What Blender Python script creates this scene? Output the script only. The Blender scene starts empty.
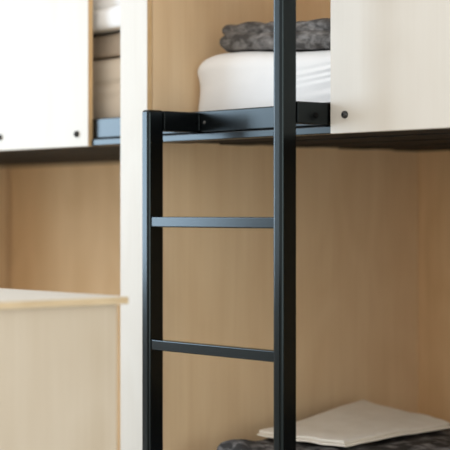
import bpy, bmesh, math, random
from mathutils import Vector, noise

S = bpy.context.scene
COL = S.collection
PI = math.pi

# ------------------------------------------------------------------ camera, world, light, exposure
HEAD = math.radians(49.43)           # the camera looks to the left of straight into the bunks
cam_d = bpy.data.cameras.new('camera')
cam = bpy.data.objects.new('camera', cam_d); COL.objects.link(cam)
cam.location = (0, 0, 0)
cam.rotation_euler = (PI / 2, 0, HEAD)
cam_d.sensor_width = 36.0
cam_d.lens = 36.0 * 1670 / 450
cam_d.shift_y = -13 / 450
cam_d.clip_start = 0.05
cam_d.dof.use_dof = True
cam_d.dof.focus_distance = 3.92
cam_d.dof.aperture_fstop = 2.6
S.camera = cam

world = bpy.data.worlds.new('room_light'); S.world = world
world.use_nodes = True
bg = world.node_tree.nodes['Background']
bg.inputs[0].default_value = (1.0, 0.96, 0.90, 1)
bg.inputs[1].default_value = 1.19

def area(name, loc, target, sx, sy, power, color):
    d = bpy.data.lights.new(name, 'AREA'); d.shape = 'RECTANGLE'
    d.size = sx; d.size_y = sy; d.energy = power; d.color = color
    o = bpy.data.objects.new(name, d); COL.objects.link(o)
    o.location = loc
    o.rotation_euler = (Vector(target) - Vector(loc)).to_track_quat('-Z', 'Y').to_euler()
    return o
area('window_daylight', (-6.03, 0.80, 0.55), (-5.0, 0.80, 0.55), 1.7, 1.7, 106, (0.67, 0.83, 1.0))
area('right_fill_light', (1.75, 1.8, 0.3), (0.0, 1.8, 0.3), 1.6, 2.0, 46, (0.97, 1.0, 0.92))  # soft fill added to lift right-facing surfaces; no window is built here

#OVR
S.view_settings.view_transform = 'Standard'
S.view_settings.look = 'None'
S.view_settings.gamma = 1.0
S.view_settings.use_curve_mapping = False
S.view_settings.exposure = 0.0
S.cycles.use_denoising = True
S.cycles.max_bounces = 10
S.cycles.diffuse_bounces = 6

# ------------------------------------------------------------------ helpers
def tag(o, label=None, cat=None, group=None, kind=None):
    if label: o['label'] = label
    if cat: o['category'] = cat
    if group: o['group'] = group
    if kind: o['kind'] = kind
    return o

def thing(name, loc, label, cat, group=None):
    o = bpy.data.objects.new(name, None); COL.objects.link(o)
    o.location = loc; o.empty_display_size = 0.05
    return tag(o, label, cat, group)

def obj(name, bm, mat, parent=None, smooth=None):
    """link a bmesh given in WORLD coordinates as one mesh object"""
    bmesh.ops.recalc_face_normals(bm, faces=bm.faces[:])
    if parent is not None:
        off = Vector(); p = parent
        while p: off += p.location; p = p.parent
        bmesh.ops.translate(bm, verts=bm.verts[:], vec=-off)
    me = bpy.data.meshes.new(name); bm.to_mesh(me); bm.free()
    if smooth is not None:
        for p in me.polygons: p.use_smooth = True
        if smooth < 179:
            me.set_sharp_from_angle(angle=math.radians(smooth))
    o = bpy.data.objects.new(name, me); COL.objects.link(o)
    me.materials.append(mat)
    if parent is not None: o.parent = parent
    return o

def add_box(bm, x0, x1, y0, y1, z0, z1, bev=0.0, seg=2):
    r = bmesh.ops.create_cube(bm, size=1.0)
    vs = r['verts']
    for v in vs:
        v.co = Vector((x0 + (v.co.x + .5) * (x1 - x0), y0 + (v.co.y + .5) * (y1 - y0), z0 + (v.co.z + .5) * (z1 - z0)))
    if bev > 0:
        es = list({e for v in vs for e in v.link_edges})
        bmesh.ops.bevel(bm, geom=es, offset=bev, segments=seg, affect='EDGES', profile=0.5)

def box(x0, x1, y0, y1, z0, z1, bev=0.0, seg=2):
    bm = bmesh.new(); add_box(bm, x0, x1, y0, y1, z0, z1, bev, seg); return bm

def add_puff(bm, c, half, r, n, amp=0.0, sc=8.0, seed=0, hook=None, sq=(1, 1, 1)):
    """soft rounded slab: grid on a box, rounded by radius r, ruffled by noise"""
    cx, cy, cz = c; hx, hy, hz = half; nx, ny, nz = n
    cache = {}
    def vert(i, j, k):
        key = (i, j, k)
        if key in cache: return cache[key]
        def spread(q, m, h):
            # denser rows near the rounded rims
            u = 2.0 * q / m - 1.0
            return h * math.sin(u * PI / 2 * 0.9) / math.sin(PI / 2 * 0.9)
        p = Vector((spread(i, nx, hx), spread(j, ny, hy), spread(k, nz, hz)))
        q = Vector((max(-hx + r, min(hx - r, p.x)), max(-hy + r, min(hy - r, p.y)), max(-hz + r, min(hz - r, p.z))))
        d = p - q
        nrm = d.normalized() if d.length > 1e-9 else Vector((0, 0, 1))
        p = q + nrm * r
        w = Vector((cx + p.x, cy + p.y, cz + p.z))
        if amp:
            s = Vector((w.x * sc * sq[0] + seed * 7.3, w.y * sc * sq[1], w.z * sc * sq[2]))
            w = w + nrm * amp * (noise.noise(s) + 0.5 * noise.noise(s * 2.3))
        if hook: w = hook(w, p, nrm)
        v = bm.verts.new(w); cache[key] = v
        return v
    def face(a, b, c2, d):
        try: bm.faces.new((a, b, c2, d))
        except ValueError: pass
    for i in range(nx):
        for j in range(ny):
            for k in (0, nz):
                face(vert(i, j, k), vert(i + 1, j, k), vert(i + 1, j + 1, k), vert(i, j + 1, k))
    for i in range(nx):
        for k in range(nz):
            for j in (0, ny):
                face(vert(i, j, k), vert(i + 1, j, k), vert(i + 1, j, k + 1), vert(i, j, k + 1))
    for j in range(ny):
        for k in range(nz):
            for i in (0, nx):
                face(vert(i, j, k), vert(i, j + 1, k), vert(i, j + 1, k + 1), vert(i, j, k + 1))

def puff(*a, **k):
    bm = bmesh.new(); add_puff(bm, *a, **k); return bm

# ------------------------------------------------------------------ materials
def new_mat(name):
    m = bpy.data.materials.new(name); m.use_nodes = True
    nt = m.node_tree
    return m, nt, nt.nodes['Principled BSDF']

def ply_mat(name, light, dark, rough=0.55, grain='Z', strength=1.0):
    """pale plywood face: long faint grain, broad cathedral figure"""
    m, nt, b = new_mat(name)
    N, L = nt.nodes, nt.links
    tc = N.new('ShaderNodeTexCoord')
    geo = N.new('ShaderNodeNewGeometry')
    mp = N.new('ShaderNodeMapping')
    mp.inputs['Scale'].default_value = {'Z': (14, 14, 0.8), 'X': (0.8, 14, 14)}[grain]
    L.new(geo.outputs['Position'], mp.inputs['Vector'])
    n1 = N.new('ShaderNodeTexNoise'); n1.inputs['Scale'].default_value = 1.0
    n1.inputs['Detail'].default_value = 4; n1.inputs['Distortion'].default_value = 0.6
    L.new(mp.outputs[0], n1.inputs['Vector'])
    mp2 = N.new('ShaderNodeMapping')
    mp2.inputs['Scale'].default_value = {'Z': (60, 60, 2.0), 'X': (2.0, 60, 60)}[grain]
    L.new(geo.outputs['Position'], mp2.inputs['Vector'])
    n2 = N.new('ShaderNodeTexNoise'); n2.inputs['Scale'].default_value = 2.0; n2.inputs['Detail'].default_value = 3
    L.new(mp2.outputs[0], n2.inputs['Vector'])
    mp3 = N.new('ShaderNodeMapping')
    mp3.inputs['Scale'].default_value = {'Z': (5, 5, 1.6), 'X': (1.6, 5, 5)}[grain]
    L.new(geo.outputs['Position'], mp3.inputs['Vector'])
    wv = N.new('ShaderNodeTexNoise'); wv.inputs['Scale'].default_value = 1.3; wv.inputs['Detail'].default_value = 1.0
    L.new(mp3.outputs[0], wv.inputs['Vector'])
    mul = N.new('ShaderNodeMath'); mul.operation = 'MULTIPLY'; mul.inputs[1].default_value = 9.0
    L.new(wv.outputs['Fac'], mul.inputs[0])
    pp = N.new('ShaderNodeMath'); pp.operation = 'PINGPONG'; pp.inputs[1].default_value = 1.0
    L.new(mul.outputs[0], pp.inputs[0])
    a1 = N.new('ShaderNodeMath'); a1.operation = 'MULTIPLY_ADD'; a1.inputs[1].default_value = 0.55; a1.inputs[2].default_value = 0.0
    L.new(n1.outputs['Fac'], a1.inputs[0])
    a2 = N.new('ShaderNodeMath'); a2.operation = 'MULTIPLY_ADD'; a2.inputs[1].default_value = 0.3
    L.new(n2.outputs['Fac'], a2.inputs[0]); L.new(a1.outputs[0], a2.inputs[2])
    a3 = N.new('ShaderNodeMath'); a3.operation = 'MULTIPLY_ADD'; a3.inputs[1].default_value = 0.16
    L.new(pp.outputs[0], a3.inputs[0]); L.new(a2.outputs[0], a3.inputs[2])
    mr = N.new('ShaderNodeMapRange'); mr.inputs['From Min'].default_value = 0.3; mr.inputs['From Max'].default_value = 0.72
    L.new(a3.outputs[0], mr.inputs['Value'])
    mx = N.new('ShaderNodeMix'); mx.data_type = 'RGBA'
    mx.inputs['A'].default_value = (*light, 1); mx.inputs['B'].default_value = (*dark, 1)
    L.new(mr.outputs[0], mx.inputs['Factor'])
    L.new(mx.outputs['Result'], b.inputs['Base Color'])
    b.inputs['Roughness'].default_value = rough
    b.inputs['Specular IOR Level'].default_value = 0.35
    return m

def plain(name, color, rough=0.5, metal=0.0, spec=0.5):
    m, nt, b = new_mat(name)
    b.inputs['Base Color'].default_value = (*color, 1)
    b.inputs['Roughness'].default_value = rough
    b.inputs['Metallic'].default_value = metal
    b.inputs['Specular IOR Level'].default_value = spec
    return m, nt, b

def noisy(name, c0, c1, scale, rough=0.6, detail=4, stretch=(1, 1, 1), lo=0.35, hi=0.65, bump=0.0, spec=0.4, bscale=None):
    m, nt, b = new_mat(name)
    N, L = nt.nodes, nt.links
    geo = N.new('ShaderNodeNewGeometry'); mp = N.new('ShaderNodeMapping')
    mp.inputs['Scale'].default_value = stretch
    L.new(geo.outputs['Position'], mp.inputs['Vector'])
    n = N.new('ShaderNodeTexNoise'); n.inputs['Scale'].default_value = scale; n.inputs['Detail'].default_value = detail
    n.inputs['Distortion'].default_value = 0.4
    L.new(mp.outputs[0], n.inputs['Vector'])
    mr = N.new('ShaderNodeMapRange'); mr.inputs['From Min'].default_value = lo; mr.inputs['From Max'].default_value = hi
    L.new(n.outputs['Fac'], mr.inputs['Value'])
    mx = N.new('ShaderNodeMix'); mx.data_type = 'RGBA'
    mx.inputs['A'].default_value = (*c0, 1); mx.inputs['B'].default_value = (*c1, 1)
    L.new(mr.outputs[0], mx.inputs['Factor'])
    L.new(mx.outputs['Result'], b.inputs['Base Color'])
    b.inputs['Roughness'].default_value = rough
    b.inputs['Specular IOR Level'].default_value = spec
    if bump:
        n3 = N.new('ShaderNodeTexNoise'); n3.inputs['Scale'].default_value = bscale or scale * 4; n3.inputs['Detail'].default_value = 3
        L.new(mp.outputs[0], n3.inputs['Vector'])
        bp = N.new('ShaderNodeBump'); bp.inputs['Strength'].default_value = bump; bp.inputs['Distance'].default_value = 0.004
        L.new(n3.outputs['Fac'], bp.inputs['Height']); L.new(bp.outputs[0], b.inputs['Normal'])
    return m

PLY = ply_mat('birch_plywood', (0.625, 0.565, 0.475), (0.55, 0.48, 0.38))
PLY_PALE = ply_mat('birch_plywood_pale', (0.70, 0.668, 0.61), (0.655, 0.615, 0.55))
PLY_IN = ply_mat('birch_plywood_lining', (0.835, 0.65, 0.43), (0.745, 0.545, 0.335))
PLY_BACK = ply_mat('honey_plywood', (0.82, 0.575, 0.33), (0.71, 0.47, 0.245))
EDGE = noisy('plywood_edge', (0.60, 0.40, 0.20), (0.72, 0.52, 0.30), 30, 0.7, 2, (12, 12, 0.6))
EDGE_TOP = noisy('plywood_edge_flat', (0.56, 0.44, 0.28), (0.68, 0.56, 0.38), 30, 0.7, 2, (0.6, 0.6, 16))
STEEL, _, sb = plain('black_painted_steel', (0.002, 0.0022, 0.0025), 0.20, 0.0, 0.34)
STEEL_RAIL, _, rb = plain('black_painted_rail_steel', (0.003, 0.0035, 0.004), 0.28, 0.0, 0.40)
for _b in (sb, rb): _b.inputs['Specular Tint'].default_value = (0.72, 0.92, 1.0, 1)      # tints the reflections bluish
BOLT, _, _ = plain('black_bolt', (0.01, 0.012, 0.013), 0.25, 0.0, 0.6)
MATT_BLACK, _, _ = plain('matt_black_screw', (0.003, 0.003, 0.003), 0.8, 0.0, 0.1)
BOLT_GREY, _, _ = plain('worn_grey_bolt', (0.10, 0.10, 0.10), 0.55, 0.0, 0.5)
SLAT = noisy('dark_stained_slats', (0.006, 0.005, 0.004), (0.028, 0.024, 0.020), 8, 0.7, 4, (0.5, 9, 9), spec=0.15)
SHEET = noisy('white_sheet', (0.83, 0.83, 0.83), (0.88, 0.88, 0.88), 5, 0.85, 2, spec=0.2, bump=0.12, bscale=90)
CREAM = noisy('cream_towel', (0.88, 0.815, 0.72), (0.92, 0.86, 0.77), 20, 0.95, 3, spec=0.1, bump=0.25, bscale=220)
MARBLE = noisy('grey_mottled_fabric', (0.065, 0.059, 0.055), (0.27, 0.255, 0.245), 34, 0.8, 6, (0.8, 1, 1.6), 0.40, 0.74, bump=0.5, bscale=60, spec=0.25)
MARBLE_DARK = noisy('dark_mottled_fabric', (0.035, 0.032, 0.031), (0.27, 0.255, 0.25), 26, 0.85, 6, (1, 1, 1.6), 0.45, 0.72, bump=0.5, bscale=60, spec=0.25)
BEIGE = noisy('beige_blanket', (0.56, 0.47, 0.38), (0.63, 0.54, 0.45), 12, 0.95, 3, spec=0.15, bump=0.3, bscale=120)
SHADED_SHEET = noisy('shaded_sheet', (0.72, 0.63, 0.52), (0.78, 0.69, 0.58), 5, 0.85, 2, spec=0.2, bump=0.12, bscale=90)  # sheet darkened to beige: shade behind the guard put into its colour
MATT_SIDE = noisy('grey_mattress_underside', (0.25, 0.24, 0.23), (0.33, 0.32, 0.31), 40, 0.9, 2)
FLOOR_M = noisy('grey_floor', (0.46, 0.42, 0.36), (0.52, 0.48, 0.42), 3, 0.5, 4)
WALL_M = noisy('white_plaster', (0.78, 0.77, 0.75), (0.82, 0.81, 0.79), 4, 0.9, 3)

# ------------------------------------------------------------------ dimensions (metres, lens height is z = 0)
FL, CE = -1.06, 1.46
Y_FRONT = 2.667           # face of guards and partition strip
Y_RAIL = 2.684            # face of the steel rail behind the guards
Y_BACK = 3.695
XP0, XP1 = -3.542, -3.426 # partition between the two bunks
X_END = -5.64             # far end of the left bunk
X_RIGHT = -1.21           # right end of the right bunk
Z_UNDER = 0.181

# ------------------------------------------------------------------ setting
o = obj('floor', box(-6.2, 2.2, -1.6, 3.9, FL - 0.1, FL), FLOOR_M); tag(o, kind='structure')
o = obj('ceiling', box(-6.2, -1.0, 2.2, 3.9, CE, CE + 0.1), WALL_M); tag(o, kind='structure')
o = obj('wall_right', box(X_RIGHT, X_RIGHT + 0.10, Y_FRONT, Y_BACK, FL, CE), PLY_IN); tag(o, kind='structure')
o = obj('wall_back', box(-6.2, X_RIGHT + 0.10, Y_BACK, Y_BACK + 0.03, FL, CE), PLY_BACK); tag(o, kind='structure')
# left wall with its window opening
bm = bmesh.new()
wx0, wx1 = -6.2, -6.0
wy0, wy1, wz0, wz1 = -0.90, 2.30, -0.32, 1.42
add_box(bm, wx0, wx1, -1.6, wy0, FL, CE); add_box(bm, wx0, wx1, wy1, 3.9, FL, CE)
add_box(bm, wx0, wx1, wy0, wy1, FL, wz0); add_box(bm, wx0, wx1, wy0, wy1, wz1, CE)
o = obj('wall_left', bm, WALL_M); tag(o, kind='structure')

# ------------------------------------------------------------------ bunk partitions (two lining panels and a front strip)
def partition(x0, x1, label, gap=0.0005):
    t = thing('bunk_partition', ((x0 + x1) / 2, Y_FRONT, FL), label, 'partition', None)
    fs = bmesh.new()
    add_box(fs, x0, x1, Y_FRONT, Y_FRONT + 0.017, FL, CE, 0.0012, 1)
    f = obj('front_strip', fs, PLY_PALE, t)
    f['label'] = 'pale plywood strip along the front edge'
    # cut edge of the strip, plies showing
    f.data.materials.append(EDGE)
    for p in f.data.polygons:
        if abs(p.normal.x) > 0.9: p.material_index = 1
    obj('side_panel', box(x1 - 0.018, x1, Y_FRONT + 0.0185, Y_BACK - gap, FL, CE), PLY_IN, t)
    obj('side_panel', box(x0, x0 + 0.018, Y_FRONT + 0.0185, Y_BACK - 0.0005, FL, CE), PLY_IN, t)
    return t
partition(XP0, XP1, 'tall plywood partition with pale front strip, beside the black ladder')
partition(X_END - 0.116, X_END, 'plywood end partition closing the bunk at the far left of the photo', 0.009)

# ------------------------------------------------------------------ upper bunk frames
def bolt_bm(x, y, z, r=0.0088, depth=0.0085):
    bm = bmesh.new()
    rings = [(r, 0.0), (r, 0.3), (r * 0.9, 0.65), (r * 0.62, 0.9), (r * 0.30, 1.0), (r * 0.30, 0.72)]
    prev = None; n = 20
    for rr, h in rings:
        cur = [bm.verts.new((x + rr * math.cos(2 * PI * k / n), y - depth * h, z + rr * math.sin(2 * PI * k / n))) for k in range(n)]
        if prev:
            for k in range(n): bm.faces.new((prev[k], prev[(k + 1) % n], cur[(k + 1) % n], cur[k]))
        else: bm.faces.new(cur[::-1])
        prev = cur
    bm.faces.new(prev)
    return bm

def bunk(x0, x1, g0, g1, bolts, label):
    t = thing('bunk_bed', ((x0 + x1) / 2, (Y_RAIL + Y_BACK) / 2, Z_UNDER), label, 'bunk bed')
    # steel front rail with a heavier lower lip
    bm = bmesh.new()
    add_box(bm, x0 + 0.001, x1 - 0.001, Y_RAIL + 0.0005, Y_RAIL + 0.032, 0.1995, 0.2535, 0.0035, 3)
    r = obj('front_rail', bm, STEEL_RAIL, t); r['label'] = 'black steel rail'
    a, b = (x0 + 0.001, g0 - 0.001) if g0 > x0 + 0.05 else (g1 + 0.001, x1 - 0.001)      # seen where the guard leaves the rail open
    bm = box(a, b, Y_RAIL - 0.007, Y_RAIL + 0.032, Z_UNDER - 0.001, 0.1975, 0.002, 2)
    obj('lower_lip', bm, STEEL_RAIL, t)
    if g0 > x0 + 0.05:
        q = obj('bolt', bolt_bm(g0 - 0.469, Y_RAIL + 0.0005, 0.2245, 0.0042, 0.004), BOLT_GREY, t, 40); q['label'] = 'small grey bolt on the rail'
    # plywood guard board bolted onto the rail
    gb = box(g0, g1, Y_FRONT, Y_RAIL - 0.0003, Z_UNDER - 0.002, 0.70, 0.0012, 1)
    g = obj('guard_panel', gb, PLY_PALE, t); g['label'] = 'pale plywood guard board'
    g.data.materials.append(EDGE)
    for p in g.data.polygons:
        if abs(p.normal.x) > 0.9: p.material_index = 1
    for bx, bz in bolts:
        q = obj('bolt', bolt_bm(bx, Y_FRONT, bz), BOLT, g, 40)
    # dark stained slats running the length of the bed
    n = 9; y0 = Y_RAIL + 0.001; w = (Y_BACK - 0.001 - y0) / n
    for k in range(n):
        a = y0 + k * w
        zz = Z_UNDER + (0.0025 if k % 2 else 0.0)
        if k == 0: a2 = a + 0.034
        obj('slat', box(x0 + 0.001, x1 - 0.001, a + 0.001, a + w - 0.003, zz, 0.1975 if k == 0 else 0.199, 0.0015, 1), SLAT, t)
    return t
bunk(XP1, X_RIGHT, -2.745, X_RIGHT - 0.03, [(-2.696, 0.2205), (-1.75, 0.2205)],
     'right upper bunk with cream guard board, black rail and single bolt showing')
bunk(X_END, XP0, X_END + 0.03, -3.687, [(-3.738, 0.2135), (-4.120, 0.2175)],
     'left upper bunk with bright white guard board and dark base, behind the plywood cabinet')

# ------------------------------------------------------------------ ladder
LX0, LX1, RX0, RX1 = -3.2615, -3.2315, -2.780, -2.7495
PY0, PY1 = 2.520, 2.569
lad = thing('bunk_ladder', ((LX0 + RX1) / 2, (PY0 + PY1) / 2, FL), 'black steel bunk ladder with flat rungs hooked to the right upper bunk rail', 'ladder')
st = obj('stile', box(LX0, LX1, PY0, PY1, FL, 0.2515, 0.0075, 6), STEEL, lad); st['label'] = 'shorter stile ending at the rail'
st = obj('stile', box(RX0, RX1, PY0, PY1, FL, 1.15, 0.0075, 6), STEEL, lad); st['label'] = 'taller stile rising past the mattress'
for zc in (-0.0245, -0.3255, -0.6265):
    obj('rung', box(LX1 - 0.0005, RX0 + 0.0005, PY0 + 0.007, PY0 + 0.029, zc - 0.0128, zc + 0.0128, 0.0028, 3), STEEL, lad)
for a, b in ((LX0, LX1), (RX0, RX1)):
    ar = obj('arm', box(a + 0.002, b, PY1 - 0.0005, Y_RAIL + 0.0003, 0.1992, 0.2500, 0.003, 3), STEEL, lad)
    # cap screw on the inner face of the arm beside the guard board
    if b == RX1:
        bm = bolt_bm(0, 0, 0, 0.0065, 0.004)
        for v in bm.verts: v.co = Vector((b - v.co.y, 2.626, 0.2200 + v.co.z)) + Vector((0, v.co.x, 0))
        obj('screw', bm, MATT_BLACK, ar, 40)
    for yy in (PY1 + 0.0008, Y_RAIL - 0.0028):          # weld beads where the arm meets stile and rail
        bm = bmesh.new(); n = 10; prev = None
        for k in range(45):
            rr = 0.0017 + 0.0009 * abs(math.sin(k * PI / 4))
            if k in (0, 44): rr *= 0.4
            cur = [bm.verts.new((b + rr * math.cos(2 * PI * q / n), yy + rr * math.sin(2 * PI * q / n), 0.2035 + k * 0.00098)) for q in range(n)]
            if prev:
                for q in range(n): bm.faces.new((prev[q], prev[(q + 1) % n], cur[(q + 1) % n], cur[q]))
            else: bm.faces.new(cur[::-1])
            prev = cur
        bm.faces.new(prev)
        obj('weld_bead', bm, STEEL, ar, 180)

# ------------------------------------------------------------------ mattresses
def mattress(x0, x1, y0, y1, z0, z1, label, seed, hook=None, n=(90, 40, 18), amp=0.004, r=0.045, sheet=None):
    t = thing('mattress', ((x0 + x1) / 2, (y0 + y1) / 2, z0), label, 'mattress')
    c = ((x0 + x1) / 2, (y0 + y1) / 2, (z0 + 0.02 + z1) / 2)
    bm = puff(c, ((x1 - x0) / 2, (y1 - y0) / 2, (z1 - z0 - 0.02) / 2), r, n, amp, 6.0, seed, hook, (0.6, 1, 2.2))
    s = obj('fitted_sheet', bm, sheet or SHEET, t, 180); s['label'] = 'fitted sheet'
    bm = box(x0 + 0.02, x1 - 0.02, y0 + 0.015, y1 - 0.015, z0, z0 + 0.06, 0.012, 2)
    c = obj('mattress_core', bm, MATT_SIDE, t, 40); c['label'] = 'grey mattress underside'
    return t

def sag(x):
    t = max(0.0, min(1.0, (x + 3.30) / 0.40))
    return 0.020 * t * t * (3 - 2 * t)

def crease_hook(w, p, n):
    # sheet pulled into a few shallow creases along the front face
    if n.y < -0.3:
        fade = max(0.0, min(1.0, (w.x + 3.10) / 0.35)); fade *= fade
        wav = 0.006 * noise.noise(Vector((w.x * 4, 0.3, 0)))
        for zc, a, wd in ((0.386, 0.016, 0.0065), (0.366, 0.014, 0.006), (0.350, 0.010, 0.006), (0.318, 0.006, 0.009)):
            d = (w.z - zc - 0.10 * (w.x + 2.75) - wav) / wd
            w.y += a * fade * math.exp(-d * d) * -n.y
            d2 = d + 1.7
            w.y -= 0.5 * a * fade * math.exp(-d2 * d2) * -n.y
    # loose corner by the wall: pulled out near the top, tucked in below, top rim dropping
    if w.x < -3.33 and w.y < 2.95:
        k = min(1.0, (-3.33 - w.x) / 0.08)
        w.z -= 0.018 * k * k * max(0.0, min(1.0, (w.z - 0.33) / 0.06))
        g = math.exp(-((w.z - 0.385) / 0.030) ** 2)
        if n.y < 0: w.y -= 0.008 * g * k
        h = math.exp(-((w.z - 0.32) / 0.04) ** 2)
        if n.y < 0: w.y += 0.008 * h * k
    w.z -= sag(w.x) * max(0.0, min(1.0, (w.z - 0.26) / 0.12))
    return w
mattress(-3.421, X_RIGHT - 0.03, 2.811, 3.685, 0.2005, 0.4155, 'upper white mattress in the right bunk, under the folded grey blanket', 1, crease_hook, (130, 36, 100), 0.002)
mattress(-3.415, X_RIGHT - 0.03, 2.74, 3.685, -0.86, -0.660, 'lower white mattress in the right bunk, under the mottled blanket and towel', 2, None, (60, 30, 14), 0.002)
def left_hook(w, p, n):
    if n.y < -0.5:
        for zc, a, wd in ((0.350, 0.010, 0.006), (0.312, 0.003, 0.008)):
            w.y += a * math.exp(-((w.z - zc - 0.03 * (w.x + 3.7)) / wd) ** 2)
    return w
mattress(X_END + 0.02, XP0 - 0.005, 2.735, 3.685, 0.2005, 0.424, 'mattress in the left bunk with shade in its sheet colour, glimpsed beside its guard board', 3, left_hook, (90, 40, 36), 0.003, 0.03, SHADED_SHEET)

# lower bed base (below the frame edge)
t = thing('bed_platform', (-2.36, 3.18, FL), 'plywood platform under the lower right mattress', 'bed base')
obj('deck', box(XP1 + 0.001, X_RIGHT - 0.001, 2.70, Y_BACK - 0.001, -0.88, -0.8605), PLY, t)
obj('front_board', box(XP1 + 0.001, X_RIGHT - 0.001, 2.68, 2.6995, FL, -0.8605), PLY, t)

# ------------------------------------------------------------------ bedding
# folded grey blanket on the upper mattress: two puffy layers, ends rounded
bm = bmesh.new()
def drape(w, p, n):
    w.z += 0.005 * noise.noise(Vector((w.x * 7, w.y * 3, 3.0))) - sag(w.x)
    d = abs(((w.x * 0.8 + w.z * 2.2 + 5.0 + 0.02 * noise.noise(w * 9)) % 0.085) - 0.0425) / 0.0425      # slanting gathers
    if n.y < -0.2: w.y += 0.006 * (1 - d) ** 3
    w.z = max(w.z, 0.4192 - sag(w.x))
    return w
add_puff(bm, (-2.925, 3.03, 0.4425), (0.420, 0.20, 0.0255), 0.0252, (110, 24, 14), 0.006, 15, 4, drape)
add_puff(bm, (-2.920, 3.035, 0.4735), (0.422, 0.195, 0.0180), 0.0178, (110, 24, 14), 0.008, 13, 5, drape)
o = obj('folded_blanket', bm, MARBLE, None, 180)
tag(o, 'charcoal grey mottled blanket folded on the upper white mattress', 'blanket')

# lower blanket: thick and rising towards the wall, with a cream towel on it
def H(x, y):
    u = min(1.0, max(0.0, (y - 2.90) / 0.47)); v = min(1.0, max(0.0, (-2.95 - x) / 0.40))
    u = u * u * (3 - 2 * u)
    return -0.599 + 0.012 * u + 0.026 * u * v + 0.010 * v
def lay(w, p, n):
    w.z += (H(w.x, w.y) + 0.60) * min(1.0, max(0.0, (w.z + 0.655) / 0.05))
    w.z += 0.016 * math.exp(-((w.x + 3.17) / 0.10) ** 2 - ((w.y - 2.76) / 0.07) ** 2)      # plump corner
    w.z = max(w.z, -0.6565)
    # left end drawn towards the wall at the back
    k = min(1.0, max(0.0, (w.y - 2.72) / 0.70))
    if w.x < -2.9: w.x -= 0.14 * k * (-2.9 - w.x) / 0.33
    return w
o = obj('folded_blanket', puff((-2.45, 3.09, -0.627), (0.775, 0.37, 0.027), 0.0265, (140, 60, 12), 0.006, 13, 8, lay), MARBLE_DARK, None, 180)
tag(o, 'dark mottled blanket on the lower mattress, under the cream towel', 'blanket')

# towel: quad corners in plan, two thin folded layers
Q = {'L': (-3.243, 2.885), 'F': (-2.976, 2.943), 'R': (-2.985, 3.353), 'B': (-3.327, 3.36)}
def towel_layer(bm, lift, thick, inset, seed, nx=48, ny=48):
    def hook(w, p, n):
        s = (p.x + 1) / 2; t2 = (p.y + 1) / 2
        s = inset[0] + s * (1 - inset[0] - inset[1]); t2 = inset[2] + t2 * (1 - inset[2] - inset[3])
        x = (1 - s) * (1 - t2) * Q['L'][0] + s * (1 - t2) * Q['F'][0] + s * t2 * Q['R'][0] + (1 - s) * t2 * Q['B'][0]
        y = (1 - s) * (1 - t2) * Q['L'][1] + s * (1 - t2) * Q['F'][1] + s * t2 * Q['R'][1] + (1 - s) * t2 * Q['B'][1]
        # rounded fold at the rims
        e = min(s, 1 - s, t2, 1 - t2)
        rim = min(1.0, e / 0.025)
        up = math.sqrt(max(0.0, 1 - (1 - rim) ** 2))
        zz = 0.5 + (0.5 * up if p.z > 0 else -0.5 * up)
        wob = 0.004 * noise.noise(Vector((x * 9, y * 9, seed)))
        return Vector((x, y, H(x, y) + 0.007 + lift + thick * zz + wob + 0.007 * max(0, noise.noise(Vector((x * 13 + y * 4, y * 5, 9.0)))) ** 0.7))
    add_puff(bm, (0, 0, 0), (1, 1, 0.05), 0.01, (nx, ny, 2), 0, 1, seed, hook)
bm = bmesh.new()
towel_layer(bm, 0.0, 0.008, (0, 0, 0, 0), 2)
towel_layer(bm, 0.0075, 0.009, (0.01, 0.02, 0.012, 0.0), 2)
o = obj('folded_towel', bm, CREAM, None, 180)
tag(o, 'cream white folded towel lying on the dark mottled blanket in the lower bunk', 'towel')

# bedding glimpsed in the left bunk
def floor_at(z):
    def hook(w, p, n):
        w.z = max(w.z, z); return w
    return hook
o = obj('folded_blanket', puff((-3.95, 2.88, 0.459), (0.36, 0.13, 0.033), 0.018, (50, 20, 14), 0.004, 9, 11, floor_at(0.4285)), BEIGE, None, 180)
tag(o, 'beige blanket folded on the left bunk mattress beneath the white duvet', 'blanket')
bm = bmesh.new()
add_puff(bm, (-3.93, 2.845, 0.526), (0.38, 0.14, 0.030), 0.018, (50, 20, 14), 0.006, 10, 12, floor_at(0.499))
add_puff(bm, (-3.93, 2.855, 0.580), (0.38, 0.14, 0.034), 0.030, (50, 20, 14), 0.006, 10, 13)
o = obj('folded_duvet', bm, SHEET, None, 180)
tag(o, 'white folded duvet on top of the beige blanket in the left bunk', 'duvet')

# ------------------------------------------------------------------ plywood cabinet in front
CXR, CYB, CZT = -2.630, 2.002, -0.1665
CXL, CYF = -3.30, 1.25
cab = thing('plywood_cabinet', ((CXL + CXR) / 2, (CYF + CYB) / 2, FL), 'low plywood cabinet with overhanging top in front of the left bunk', 'cabinet')
tp = obj('cabinet_top', box(CXL - 0.012, CXR, CYF - 0.012, CYB, CZT - 0.0155, CZT, 0.0012, 1), PLY_PALE, cab)
tp.data.materials.append(EDGE_TOP)
for p in tp.data.polygons:
    if abs(p.normal.z) < 0.5: p.material_index = 1
zc = CZT - 0.0157
obj('side_panel', box(CXR - 0.028, CXR - 0.012, CYF, CYB - 0.020, FL, zc, 0.001, 1), PLY, cab)
obj('side_panel', box(CXL, CXL + 0.016, CYF, CYB - 0.020, FL, zc, 0.001, 1), PLY, cab)
obj('back_panel', box(CXL + 0.0165, CXR - 0.0285, CYB - 0.036, CYB - 0.020, FL, zc, 0.001, 1), PLY, cab)
obj('front_panel', box(CXL + 0.0165, CXR - 0.0285, CYF, CYF + 0.016, FL, zc, 0.001, 1), PLY, cab)
